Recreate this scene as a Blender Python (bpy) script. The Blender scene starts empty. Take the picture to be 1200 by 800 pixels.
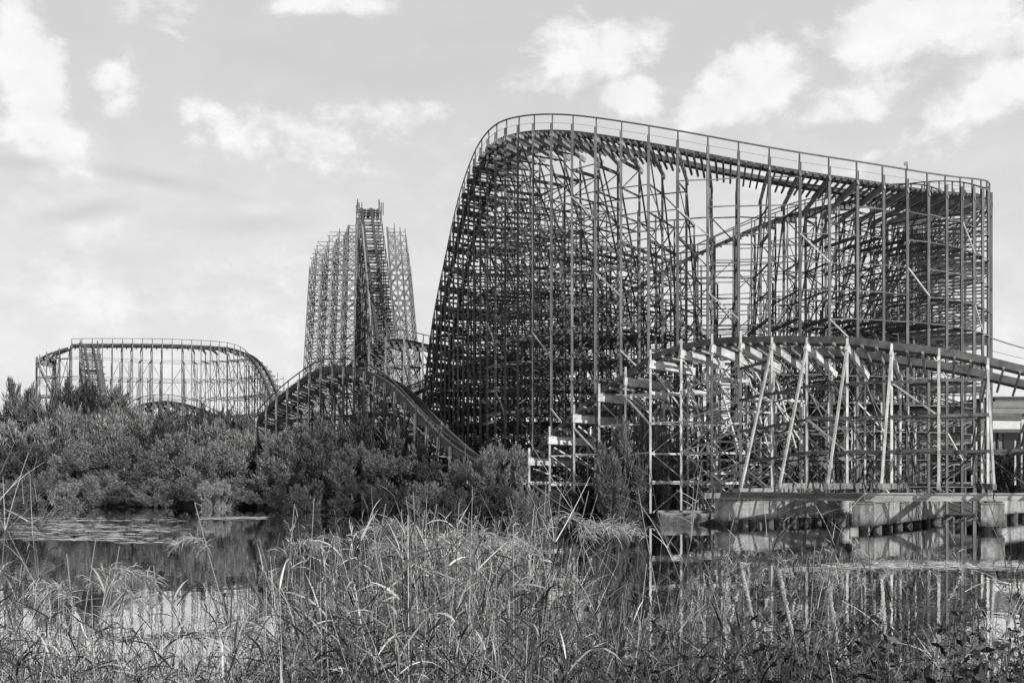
import bpy, math, random
import numpy as np
from mathutils import Vector, Matrix

# ------------------------------------------------------------------ camera, sky, sun, exposure
sc = bpy.context.scene
col = sc.collection
F, HOR, EYE = 1400.0, 557.0, 3.0          # focal length in photo pixels, horizon row, eye height (m)
cam_d = bpy.data.cameras.new("camera"); cam = bpy.data.objects.new("camera", cam_d); col.objects.link(cam)
cam.location = (0, 0, EYE); cam.rotation_euler = (math.radians(90), 0, 0)
cam_d.sensor_width = 36; cam_d.lens = 36 * F / 1200; cam_d.shift_y = (HOR - 400) / 1200
cam_d.clip_start = 0.1; cam_d.clip_end = 6000
sc.camera = cam
SUN_DIR = Vector((0.50, -0.66, 0.56)).normalized()     # towards the sun: right of and behind the camera
sun_d = bpy.data.lights.new("sun", 'SUN'); sun = bpy.data.objects.new("sun", sun_d); col.objects.link(sun)
sun_d.energy = 5.0; sun_d.angle = math.radians(0.6); sun_d.color = (1, .995, .985)
sun.rotation_euler = SUN_DIR.to_track_quat('Z', 'Y').to_euler()
sun.location = (60, -40, 80)
sc.view_settings.view_transform = 'Standard'; sc.view_settings.look = 'None'
sc.view_settings.exposure = 1.0; sc.view_settings.gamma = 1.0; sc.view_settings.use_curve_mapping = False

world = bpy.data.worlds.new("World"); sc.world = world; world.use_nodes = True


def pix(px, py, d):
    """photo pixel at depth d -> world point"""
    return np.array([(px - 600) / F * d, d, EYE + (HOR - py) / F * d])


def build_world():
    nt = world.node_tree; N = nt.nodes; L = nt.links
    N.clear()
    def nd(t, **k):
        n = N.new(t)
        for a, b in k.items(): setattr(n, a, b)
        return n
    def math_(op, a, b=None, c=None, clamp=False):
        n = nd('ShaderNodeMath', operation=op); n.use_clamp = clamp
        for i, v in enumerate((a, b, c)):
            if v is None: continue
            if isinstance(v, (int, float)): n.inputs[i].default_value = v
            else: L.new(v, n.inputs[i])
        return n.outputs[0]
    out = nd('ShaderNodeOutputWorld'); bg = nd('ShaderNodeBackground'); bg.inputs[1].default_value = 0.0505
    sky = nd('ShaderNodeTexSky', sky_type='NISHITA', sun_disc=False)
    sky.sun_elevation = math.asin(SUN_DIR.z); sky.sun_rotation = math.atan2(SUN_DIR.x, SUN_DIR.y)
    sky.air_density = 1.0; sky.dust_density = 2.2; sky.ozone_density = 1.0
    bw = nd('ShaderNodeRGBToBW'); L.new(sky.outputs[0], bw.inputs[0])
    tc = nd('ShaderNodeTexCoord'); sep = nd('ShaderNodeSeparateXYZ'); L.new(tc.outputs['Generated'], sep.inputs[0])
    x, y, z = sep.outputs
    az = math_('ARCTAN2', x, y); zc = math_('MAXIMUM', z, 0.0); el = math_('ARCSINE', zc)
    # cloud layer seen in perspective: a plane high above
    den = math_('ADD', zc, 0.16)
    cx = math_('DIVIDE', x, den); cy = math_('DIVIDE', y, den)
    cv = nd('ShaderNodeCombineXYZ'); L.new(cx, cv.inputs[0]); L.new(cy, cv.inputs[1])
    av = nd('ShaderNodeCombineXYZ'); L.new(az, av.inputs[0]); L.new(el, av.inputs[1])
    def noise(scale, detail, rough, dist, loc, src=None, sc_=(1, 1, 1)):
        m = nd('ShaderNodeMapping'); m.inputs['Location'].default_value = loc; m.inputs['Scale'].default_value = sc_; L.new(src or cv.outputs[0], m.inputs[0])
        n = nd('ShaderNodeTexNoise'); n.inputs['Scale'].default_value = scale; n.inputs['Detail'].default_value = detail
        n.inputs['Roughness'].default_value = rough; n.inputs['Distortion'].default_value = dist
        L.new(m.outputs[0], n.inputs['Vector']); return n.outputs[0]
    n1 = noise(2.3, 9, .56, .25, (3.1, 7.7, 0))
    n2 = noise(11.0, 10, .60, .35, (1.4, 2.2, 0), av.outputs[0], (1, 1.35, 1))
    n4 = noise(19.0, 9, .62, .2, (7.7, 4.1, 0), av.outputs[0], (1, 1.5, 1))
    n3 = noise(1.0, 3, .5, .0, (5.4, 1.2, 0))
    # the cumulus heaps of that day: centre (pixel), half axes (pixel), tilt
    blobs = [(40, 85, 48, 95, 12, 1.0), (130, 118, 42, 42, 0, .8), (225, 150, 26, 40, 0, .6), (330, 158, 125, 36, -6, .75),
             (390, 190, 75, 24, -5, .5), (395, 5, 70, 18, 0, .7), (490, 135, 50, 20, 0, .5),
             (690, 62, 110, 40, 5, .8), (735, 108, 50, 30, 0, .6), (880, 92, 90, 42, 25, .95), (1045, 25, 75, 48, 10, .9),
             (1150, 20, 90, 40, -15, .8), (1010, 120, 90, 34, 20, .7), (1130, 130, 110, 48, 25, .65), (1070, 175, 130, 30, 12, .6),
             (40, 140, 70, 40, 0, .6), (250, 350, 230, 60, 0, .35), (560, 200, 130, 50, 5, .25)]
    cov = None
    for (px, py, rx, ry, rot, w) in blobs:
        p = Vector(pix(px, py, 100)) - Vector((0, 0, EYE)); p.normalize()
        a0, e0 = math.atan2(p.x, p.y), math.asin(p.z)
        m = nd('ShaderNodeMapping', vector_type='TEXTURE')
        m.inputs['Location'].default_value = (a0, e0, 0); m.inputs['Rotation'].default_value = (0, 0, math.radians(rot))
        m.inputs['Scale'].default_value = (rx * 1.6 / F, ry * 1.6 / F, 1)
        L.new(av.outputs[0], m.inputs[0])
        ln = nd('ShaderNodeVectorMath', operation='LENGTH'); L.new(m.outputs[0], ln.inputs[0])
        mr = nd('ShaderNodeMapRange', interpolation_type='SMOOTHSTEP'); L.new(ln.outputs['Value'], mr.inputs[0])
        mr.inputs[1].default_value = 1.0; mr.inputs[2].default_value = 0.1; mr.inputs[3].default_value = 0; mr.inputs[4].default_value = w
        cov = mr.outputs[0] if cov is None else math_('MAXIMUM', cov, mr.outputs[0])
    # everywhere else: broken cloud of the same kind
    t = math_('MULTIPLY_ADD', cov, 0.33, math_('MULTIPLY_ADD', n1, 0.40, math_('MULTIPLY_ADD', n4, 0.42, math_('MULTIPLY', n2, 0.80))))
    cm = nd('ShaderNodeMapRange', interpolation_type='SMOOTHSTEP'); L.new(t, cm.inputs[0])
    cm.inputs[1].default_value = 0.84; cm.inputs[2].default_value = 1.08
    # thin veil that thickens towards the horizon
    veil = nd('ShaderNodeMapRange', interpolation_type='SMOOTHSTEP'); L.new(el, veil.inputs[0])
    veil.inputs[1].default_value = 0.36; veil.inputs[2].default_value = 0.05; veil.inputs[3].default_value = .22; veil.inputs[4].default_value = 1.05
    vn = math_('MULTIPLY', veil.outputs[0], math_('MULTIPLY_ADD', n2, 1.1, math_('MULTIPLY_ADD', n3, .7, .05)), clamp=True)
    fac = math_('MAXIMUM', math_('MULTIPLY', cm.outputs[0], .95), vn)
    # cloud brightness: sunlit heads, slightly grey undersides
    cb = math_('MULTIPLY_ADD', n4, 3.2, math_('MULTIPLY_ADD', cm.outputs[0], 1.1, 6.55))
    base = math_('MULTIPLY_ADD', bw.outputs[0], 0.40, 5.0)
    mix = nd('ShaderNodeMix', data_type='FLOAT'); L.new(fac, mix.inputs[0]); L.new(base, mix.inputs[2]); L.new(cb, mix.inputs[3])
    # grey cloud streaks low over the trees
    gs = None
    for (px, py, rx, ry, rot) in [(190, 212, 120, 11, -8), (100, 248, 70, 14, 14), (285, 264, 90, 16, 4), (20, 190, 60, 10, 3), (470, 90, 130, 26, 6), (330, 70, 90, 22, -8), (560, 40, 90, 16, 5), (960, 60, 60, 14, 30), (1120, 85, 70, 14, 20)]:
        p = Vector(pix(px, py, 100)) - Vector((0, 0, EYE)); p.normalize()
        m = nd('ShaderNodeMapping', vector_type='TEXTURE'); m.inputs['Location'].default_value = (math.atan2(p.x, p.y), math.asin(p.z), 0)
        m.inputs['Rotation'].default_value = (0, 0, math.radians(rot)); m.inputs['Scale'].default_value = (rx*1.3/F, ry*1.3/F, 1)
        L.new(av.outputs[0], m.inputs[0])
        ln = nd('ShaderNodeVectorMath', operation='LENGTH'); L.new(m.outputs[0], ln.inputs[0])
        mr = nd('ShaderNodeMapRange', interpolation_type='SMOOTHSTEP'); L.new(ln.outputs['Value'], mr.inputs[0])
        mr.inputs[1].default_value = 1.0; mr.inputs[2].default_value = 0.0; mr.inputs[3].default_value = 0; mr.inputs[4].default_value = .8
        gs = mr.outputs[0] if gs is None else math_('MAXIMUM', gs, mr.outputs[0])
    gf = math_('MULTIPLY', gs, math_('MULTIPLY_ADD', n2, 2.6, -.65, clamp=True))
    mix2 = nd('ShaderNodeMix', data_type='FLOAT'); L.new(gf, mix2.inputs[0]); L.new(mix.outputs[0], mix2.inputs[2]); mix2.inputs[3].default_value = 6.0
    L.new(mix2.outputs[0], bg.inputs[0]); L.new(bg.outputs[0], out.inputs[0])


build_world()

# ------------------------------------------------------------------ materials (black-and-white photograph: greys)
TONE = .74          # overall reflectance, set against the exposure


def new_mat(name, c0, c1, scale=3.0, rough=.75, detail=6, stretch=(1, 1, 1), var=.18, bump=.15, spec=.3, coord='Object', thresh=None):
    """two greys mixed by noise, with a random tone per object"""
    c0, c1 = c0*TONE, c1*TONE
    m = bpy.data.materials.new(name); m.use_nodes = True
    nt = m.node_tree; N = nt.nodes; L = nt.links
    b = N['Principled BSDF']
    if coord == 'World':
        g = N.new('ShaderNodeNewGeometry'); src = g.outputs['Position']
    else:
        g = N.new('ShaderNodeTexCoord'); src = g.outputs['Object']
    mp = N.new('ShaderNodeMapping'); mp.inputs['Scale'].default_value = stretch; L.new(src, mp.inputs[0])
    n = N.new('ShaderNodeTexNoise'); n.inputs['Scale'].default_value = scale; n.inputs['Detail'].default_value = detail
    n.inputs['Roughness'].default_value = .65; L.new(mp.outputs[0], n.inputs['Vector'])
    r = N.new('ShaderNodeMapRange'); L.new(n.outputs[0], r.inputs[0])
    r.inputs[1].default_value, r.inputs[2].default_value = thresh or (.3, .7)
    mx = N.new('ShaderNodeMix'); mx.data_type = 'RGBA'; L.new(r.outputs[0], mx.inputs[0])
    mx.inputs[6].default_value = (c0, c0, c0, 1); mx.inputs[7].default_value = (c1, c1, c1, 1)
    oi = N.new('ShaderNodeObjectInfo'); vr = N.new('ShaderNodeMapRange'); L.new(oi.outputs['Random'], vr.inputs[0])
    vr.inputs[3].default_value = 1 - var; vr.inputs[4].default_value = 1 + var
    hs = N.new('ShaderNodeHueSaturation'); L.new(mx.outputs[2], hs.inputs['Color']); L.new(vr.outputs[0], hs.inputs['Value'])
    L.new(hs.outputs[0], b.inputs['Base Color'])
    b.inputs['Roughness'].default_value = rough; b.inputs['Specular IOR Level'].default_value = spec
    if bump:
        bp = N.new('ShaderNodeBump'); bp.inputs['Strength'].default_value = bump; bp.inputs['Distance'].default_value = .02
        L.new(n.outputs[0], bp.inputs['Height']); L.new(bp.outputs[0], b.inputs['Normal'])
    return m


M = {}
M['post'] = new_mat('weathered_steel', .02, .105, 1.1, .7, var=.35, coord='World', stretch=(1, 1, .35))
M['member'] = new_mat('dull_steel', .015, .08, 1.4, .75, var=.40, coord='World')
M['pale'] = new_mat('galvanised_steel', .14, .38, 1.3, .6, var=.20, coord='World')
M['rail'] = new_mat('dark_track_timber', .012, .055, 2.0, .8, stretch=(1, 1, 1), var=.2, coord='World')
M['tie'] = new_mat('tie_timber', .03, .12, 4, .85, var=.4, coord='World')
M['beam'] = new_mat('bleached_timber', .18, .44, 3.5, .8, var=.2, coord='World')
M['capbeam'] = new_mat('grey_timber', .05, .20, 3.0, .8, var=.3, coord='World')
M['handrail'] = new_mat('handrail_timber', .03, .08, 2, .8, var=.2, coord='World')
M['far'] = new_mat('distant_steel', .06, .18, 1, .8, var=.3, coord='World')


def concrete():
    m = new_mat('stained_concrete', .09, .27, 1.6, .85, var=.08, coord='World', stretch=(.8, .8, .5), bump=.3, thresh=(.28, .72))
    nt = m.node_tree; N = nt.nodes; L = nt.links
    b = N['Principled BSDF']; src = b.inputs['Base Color'].links[0].from_socket
    g = N.new('ShaderNodeNewGeometry')
    mp = N.new('ShaderNodeMapping'); mp.inputs['Scale'].default_value = (1.0, 1.0, .09); L.new(g.outputs['Position'], mp.inputs[0])
    n = N.new('ShaderNodeTexNoise'); n.inputs['Scale'].default_value = 1.7; n.inputs['Detail'].default_value = 8; n.inputs['Roughness'].default_value = .7
    L.new(mp.outputs[0], n.inputs['Vector'])
    r = N.new('ShaderNodeMapRange'); L.new(n.outputs[0], r.inputs[0]); r.inputs[1].default_value = .44; r.inputs[2].default_value = .70
    r.inputs[3].default_value = 1; r.inputs[4].default_value = .25
    n2 = N.new('ShaderNodeTexNoise'); n2.inputs['Scale'].default_value = 9; n2.inputs['Detail'].default_value = 5; L.new(g.outputs['Position'], n2.inputs['Vector'])
    r2 = N.new('ShaderNodeMapRange'); L.new(n2.outputs[0], r2.inputs[0]); r2.inputs[3].default_value = .8; r2.inputs[4].default_value = 1.15
    mu = N.new('ShaderNodeMath'); mu.operation = 'MULTIPLY'; L.new(r.outputs[0], mu.inputs[0]); L.new(r2.outputs[0], mu.inputs[1])
    sp = N.new('ShaderNodeSeparateXYZ'); L.new(g.outputs['Position'], sp.inputs[0])
    wz = N.new('ShaderNodeMath'); wz.operation = 'MULTIPLY_ADD'; L.new(n2.outputs[0], wz.inputs[0]); wz.inputs[1].default_value = -.5; L.new(sp.outputs[2], wz.inputs[2])
    tl = N.new('ShaderNodeMapRange'); L.new(wz.outputs[0], tl.inputs[0]); tl.inputs[1].default_value = .10; tl.inputs[2].default_value = .42; tl.inputs[3].default_value = .35; tl.inputs[4].default_value = 1
    mt_ = N.new('ShaderNodeMath'); mt_.operation = 'MULTIPLY'; L.new(mu.outputs[0], mt_.inputs[0]); L.new(tl.outputs[0], mt_.inputs[1]); mu = mt_
    mx = N.new('ShaderNodeMix'); mx.data_type = 'RGBA'; mx.blend_type = 'MULTIPLY'; mx.inputs[0].default_value = 1
    L.new(src, mx.inputs[6]); L.new(mu.outputs[0], mx.inputs[7]); L.new(mx.outputs[2], b.inputs['Base Color'])
    return m


M['concrete'] = concrete()
M['girder'] = new_mat('rusty_girder', .02, .09, 1.5, .7, var=.15, coord='World', stretch=(.4, .4, 2.0))
M['girder_pale'] = new_mat('bleached_girder', .08, .26, 1.2, .75, var=.1, coord='World', stretch=(.35, .35, 2.2))
M['pile'] = new_mat('dark_pile', .02, .06, 2, .8, coord='World')
M['siding'] = new_mat('painted_siding', .07, .12, 1.0, .6, var=.05, coord='World')
M['white'] = new_mat('white_paint', .28, .36, 2.0, .6, var=.04, coord='World')
M['roofing'] = new_mat('dark_roofing', .03, .06, 2.0, .7, coord='World')
M['bark'] = new_mat('bark', .05, .14, 6, .9, coord='World', stretch=(1, 1, .2))
M['stone'] = new_mat('pale_stone', .4, .7, 3, .9, var=.15, coord='World')
M['feather'] = new_mat('white_feather', .75, .85, 8, .8, var=0)
M['ground'] = new_mat('bank_soil', .015, .05, .5, .95, var=0, coord='World', bump=.6)
M['cable'] = new_mat('cable', .05, .07, 2, .6)


def glass():
    m = bpy.data.materials.new('dark_glass'); m.use_nodes = True
    b = m.node_tree.nodes['Principled BSDF']; b.inputs['Base Color'].default_value = (.01, .01, .01, 1); b.inputs['Roughness'].default_value = .15
    return m


M['glass'] = glass()


def leaf_mat(name, c, trans=.3, var=.25, spread=.5, rough=.6, power=1.0):
    m = bpy.data.materials.new(name); m.use_nodes = True
    nt = m.node_tree; N = nt.nodes; L = nt.links
    b = N['Principled BSDF']; out = N['Material Output']
    g = N.new('ShaderNodeNewGeometry'); oi = N.new('ShaderNodeObjectInfo')
    pw_ = N.new('ShaderNodeMath'); pw_.operation = 'POWER'; L.new(g.outputs['Random Per Island'], pw_.inputs[0]); pw_.inputs[1].default_value = power
    r1 = N.new('ShaderNodeMapRange'); L.new(pw_.outputs[0], r1.inputs[0]); r1.inputs[3].default_value = 1 - spread; r1.inputs[4].default_value = 1 + spread
    r2 = N.new('ShaderNodeMapRange'); L.new(oi.outputs['Random'], r2.inputs[0]); r2.inputs[3].default_value = 1 - var; r2.inputs[4].default_value = 1 + var
    mu = N.new('ShaderNodeMath'); mu.operation = 'MULTIPLY'; L.new(r1.outputs[0], mu.inputs[0]); L.new(r2.outputs[0], mu.inputs[1])
    m2 = N.new('ShaderNodeMath'); m2.operation = 'MULTIPLY'; L.new(mu.outputs[0], m2.inputs[0]); m2.inputs[1].default_value = c*TONE*1.06
    L.new(m2.outputs[0], b.inputs['Base Color']); b.inputs['Roughness'].default_value = rough; b.inputs['Specular IOR Level'].default_value = .25
    tr = N.new('ShaderNodeBsdfTranslucent'); L.new(m2.outputs[0], tr.inputs[0])
    mx = N.new('ShaderNodeMixShader'); mx.inputs[0].default_value = trans
    L.new(b.outputs[0], mx.inputs[1]); L.new(tr.outputs[0], mx.inputs[2]); L.new(mx.outputs[0], out.inputs[0])
    return m


M['leaf_mid'] = leaf_mat('feathery_foliage', .12, var=.45, spread=.7)
M['leaf_dark'] = leaf_mat('dark_foliage', .045, spread=.7)
M['leaf_pale'] = leaf_mat('pale_foliage', .17, var=.3, spread=.7)
M['reed'] = leaf_mat('reed_blade', .21, .10, 0, .92, power=2.4)  # mostly dark blades, few bright: shade among the reeds put into their tone
M['reed_dark'] = leaf_mat('dark_brush_and_shade_leaf', .03, .2, 0, .6)  # brush leaves, and the dark reeds that stand in for shade
M['straw'] = leaf_mat('dry_stem', .27, .05, 0, .9, power=2.2)  # skewed dark likewise, shade between the stems put into the tone
M['twig'] = leaf_mat('dark_twig', .06, .0, 0, .7)
M['plume'] = leaf_mat('reed_plume', .32, .35, .15, .4)
M['weed'] = leaf_mat('floating_weed', .32, .0, 0, .5)


def water_mat():
    m = bpy.data.materials.new('still_water'); m.use_nodes = True
    nt = m.node_tree; N = nt.nodes; L = nt.links
    N.clear()
    out = N.new('ShaderNodeOutputMaterial')
    gl = N.new('ShaderNodeBsdfGlossy'); gl.inputs['Roughness'].default_value = .012; gl.inputs['Color'].default_value = (.97, .97, .97, 1)
    df = N.new('ShaderNodeBsdfDiffuse'); df.inputs['Color'].default_value = (.012, .012, .012, 1)
    fr = N.new('ShaderNodeFresnel'); fr.inputs['IOR'].default_value = 5.0
    mx = N.new('ShaderNodeMixShader')
    g = N.new('ShaderNodeNewGeometry')
    mp = N.new('ShaderNodeMapping'); mp.inputs['Scale'].default_value = (1, .55, 1); L.new(g.outputs['Position'], mp.inputs[0])
    n = N.new('ShaderNodeTexNoise'); n.inputs['Scale'].default_value = 1.6; n.inputs['Detail'].default_value = 3; L.new(mp.outputs[0], n.inputs['Vector'])
    bp = N.new('ShaderNodeBump'); bp.inputs['Strength'].default_value = .035; bp.inputs['Distance'].default_value = .1; L.new(n.outputs[0], bp.inputs['Height'])
    L.new(bp.outputs[0], gl.inputs['Normal'])
    fm = N.new('ShaderNodeMath'); fm.operation = 'MULTIPLY'; fm.use_clamp = True; fm.inputs[1].default_value = 1.7; L.new(fr.outputs[0], fm.inputs[0]); L.new(fm.outputs[0], mx.inputs[0]); L.new(df.outputs[0], mx.inputs[1]); L.new(gl.outputs[0], mx.inputs[2]); L.new(mx.outputs[0], out.inputs[0])
    return m


M['water'] = water_mat()

# ------------------------------------------------------------------ helpers
def thing(name, label, cat, loc=(0, 0, 0), group=None):
    o = bpy.data.objects.new(name, None); col.objects.link(o); o.location = loc; o.empty_display_size = .5
    o['label'] = label; o['category'] = cat
    if group: o['group'] = group
    return o


def tag(o, label=None, cat=None, group=None, kind=None):
    for k, v in (('label', label), ('category', cat), ('group', group), ('kind', kind)):
        if v: o[k] = v
    return o


CUBE_V = np.array([(x, y, z) for x in (-.5, .5) for y in (-.5, .5) for z in (-.5, .5)])
CUBE_F = [(0, 1, 3, 2), (4, 6, 7, 5), (0, 4, 5, 1), (2, 3, 7, 6), (0, 2, 6, 4), (1, 5, 7, 3)]
_boxmesh = {}


def box_mesh(mat):
    if mat not in _boxmesh:
        me = bpy.data.meshes.new('beam_' + mat); me.from_pydata(CUBE_V.tolist(), [], CUBE_F); me.materials.append(M[mat]); _boxmesh[mat] = me
    return _boxmesh[mat]


def beam_axes(p0, p1, up=(0, 0, 1)):
    p0 = np.asarray(p0, float); p1 = np.asarray(p1, float)
    d = p1 - p0; ln = float(np.linalg.norm(d)) or 1e-6; d = d / ln
    u = np.asarray(up, float)
    if abs(d @ u) > .985: u = np.array((0., 1., 0.)) if abs(d[1]) < .9 else np.array((1., 0, 0))
    s = np.cross(d, u); s /= np.linalg.norm(s); t = np.cross(s, d)
    return (p0 + p1) / 2, d, s, t, ln


def beam(name, p0, p1, w, h, mat, parent, org, up=(0, 0, 1)):
    """one straight member as an object of its own (shares the box mesh); org = origin of the parent thing"""
    c, d, s, t, ln = beam_axes(p0, p1, up)
    o = bpy.data.objects.new(name, box_mesh(mat)); col.objects.link(o); o.parent = parent
    c = c - np.asarray(org)
    o.matrix_local = Matrix(((d[0]*ln, s[0]*w, t[0]*h, c[0]), (d[1]*ln, s[1]*w, t[1]*h, c[1]), (d[2]*ln, s[2]*w, t[2]*h, c[2]), (0, 0, 0, 1)))
    return o


class MB:
    """collects boxes, tubes and ribbons into one mesh"""
    def __init__(self): self.v = []; self.f = []; self.n = 0
    def add(self, v, f):
        v = np.asarray(v, float); self.v.append(v); n = self.n
        self.f.extend([tuple(i + n for i in q) for q in f]); self.n += len(v)
    def beam(self, p0, p1, w, h, up=(0, 0, 1)):
        c, d, s, t, ln = beam_axes(p0, p1, up)
        self.add(CUBE_V[:, :1] * d * ln + CUBE_V[:, 1:2] * s * w + CUBE_V[:, 2:] * t * h + c, CUBE_F)
    def box(self, lo, hi):
        lo = np.asarray(lo, float); hi = np.asarray(hi, float); self.add((CUBE_V + .5) * (hi - lo) + lo, CUBE_F)
    def sweep(self, pts, sides, ups, w, h):
        """rectangular section along a polyline"""
        pts = np.asarray(pts); n = len(pts); V = []
        for p, s, u in zip(pts, sides, ups):
            for a, b in ((-.5, -.5), (.5, -.5), (.5, .5), (-.5, .5)): V.append(p + s * a * w + u * b * h)
        Fc = [(4*i + k, 4*i + (k+1) % 4, 4*i + 4 + (k+1) % 4, 4*i + 4 + k) for i in range(n-1) for k in range(4)]
        Fc += [(3, 2, 1, 0), (4*n-4, 4*n-3, 4*n-2, 4*n-1)]
        self.add(V, Fc)
    def tube(self, pts, r, k=5):
        pts = np.asarray(pts, float); n = len(pts); V = []
        rr = np.broadcast_to(np.asarray(r, float), (n,))
        for i in range(n):
            d = pts[min(i+1, n-1)] - pts[max(i-1, 0)]; d = d / (np.linalg.norm(d) or 1)
            u = np.array((0, 0, 1.)) if abs(d[2]) < .9 else np.array((0, 1., 0))
            s = np.cross(d, u); s /= np.linalg.norm(s); t = np.cross(s, d)
            for q in range(k):
                a = 2*math.pi*q/k; V.append(pts[i] + rr[i]*(s*math.cos(a) + t*math.sin(a)))
        Fc = [(k*i + q, k*i + (q+1) % k, k*i + k + (q+1) % k, k*i + k + q) for i in range(n-1) for q in range(k)]
        Fc += [tuple(range(k))[::-1], tuple(range(k*n-k, k*n))]
        self.add(V, Fc)
    def build(self, name, mat, parent=None, org=(0, 0, 0), smooth=False):
        me = bpy.data.meshes.new(name)
        V = np.concatenate(self.v) - np.asarray(org) if self.v else np.zeros((0, 3))
        me.from_pydata(V.tolist(), [], self.f); me.materials.append(M[mat] if isinstance(mat, str) else mat)
        if smooth: me.polygons.foreach_set('use_smooth', [True]*len(me.polygons))
        o = bpy.data.objects.new(name, me); col.objects.link(o); o.parent = parent
        return o


def catmull(P, k):
    P = [np.asarray(p, float) for p in P]; out = []
    for i in range(len(P)-1):
        a, b, c, d = P[max(i-1, 0)], P[i], P[i+1], P[min(i+2, len(P)-1)]
        for j in range(k):
            t = j/k
            out.append(.5*((2*b) + (c-a)*t + (2*a-5*b+4*c-d)*t*t + (3*b-a-3*c+d)*t**3))
    out.append(P[-1]); return np.array(out)


def resample(P, s):
    P = np.asarray(P, float); seg = np.linalg.norm(np.diff(P, axis=0), axis=1); c = np.concatenate([[0], np.cumsum(seg)])
    n = max(2, int(round(c[-1]/s)) + 1); t = np.linspace(0, c[-1], n)
    return np.stack([np.interp(t, c, P[:, i]) for i in range(3)], 1)


def right_of(P):
    """horizontal unit normals to the right of the direction of travel"""
    T = np.gradient(np.asarray(P), axis=0)[:, :2]
    for _ in range(2): T = np.vstack([T[:1], (T[:-2] + T[1:-1]*2 + T[2:])/4, T[-1:]])
    T /= np.linalg.norm(T, axis=1)[:, None] + 1e-9
    return np.stack([T[:, 1], -T[:, 0], np.zeros(len(T))], 1)


# ------------------------------------------------------------------ ground, water
def shore(px):
    return np.interp(px, [-400, 0, 300, 400, 500, 600, 680, 760, 820, 1300, 1800], [122, 118, 112, 98, 90, 84, 86, 92, 104, 112, 118])


def ground_z(x, y):
    px = 600 + F * x / max(y, 1e-3) if y > 3 else 600
    if y < 8: z = .75 - .08*max(0, y-2)
    elif y < 13: z = .27 - (y-8)*.16
    else: z = -.53
    if y > 40:
        sd = float(shore(min(max(px, -400), 1800)))
        k = (y - (sd - 2.0)) / 2.6
        z = -.9 + 1.5*min(max(k, 0), 1) if True else z
        z += min(max((y - sd - 2)/40, 0), 1) * .5
    return z


def build_ground():
    ys = np.concatenate([np.linspace(-30, 2, 9), np.linspace(3, 16, 27), np.linspace(18, 74, 15), np.linspace(75.5, 128, 36), np.linspace(132, 300, 20), np.geomspace(330, 4500, 14)])
    xs = np.concatenate([-np.geomspace(3500, 75, 14), np.linspace(-70, 70, 71), np.geomspace(75, 3500, 14)])
    V = [(x, y, ground_z(x, y)) for y in ys for x in xs]; nx = len(xs)
    Fc = [(j*nx+i, j*nx+i+1, j*nx+nx+i+1, j*nx+nx+i) for j in range(len(ys)-1) for i in range(nx-1)]
    me = bpy.data.meshes.new('ground'); me.from_pydata(V, [], Fc); me.materials.append(M['ground'])
    o = bpy.data.objects.new('ground', me); col.objects.link(o); o['kind'] = 'structure'
    m = MB(); m.add([(-400, 4, 0), (400, 4, 0), (400, 135, 0), (-400, 135, 0)], [(0, 1, 2, 3)])
    tag(m.build('water', 'water'), kind='structure')


build_ground()

# ------------------------------------------------------------------ coaster builder
rnd = random.Random(5)


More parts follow.
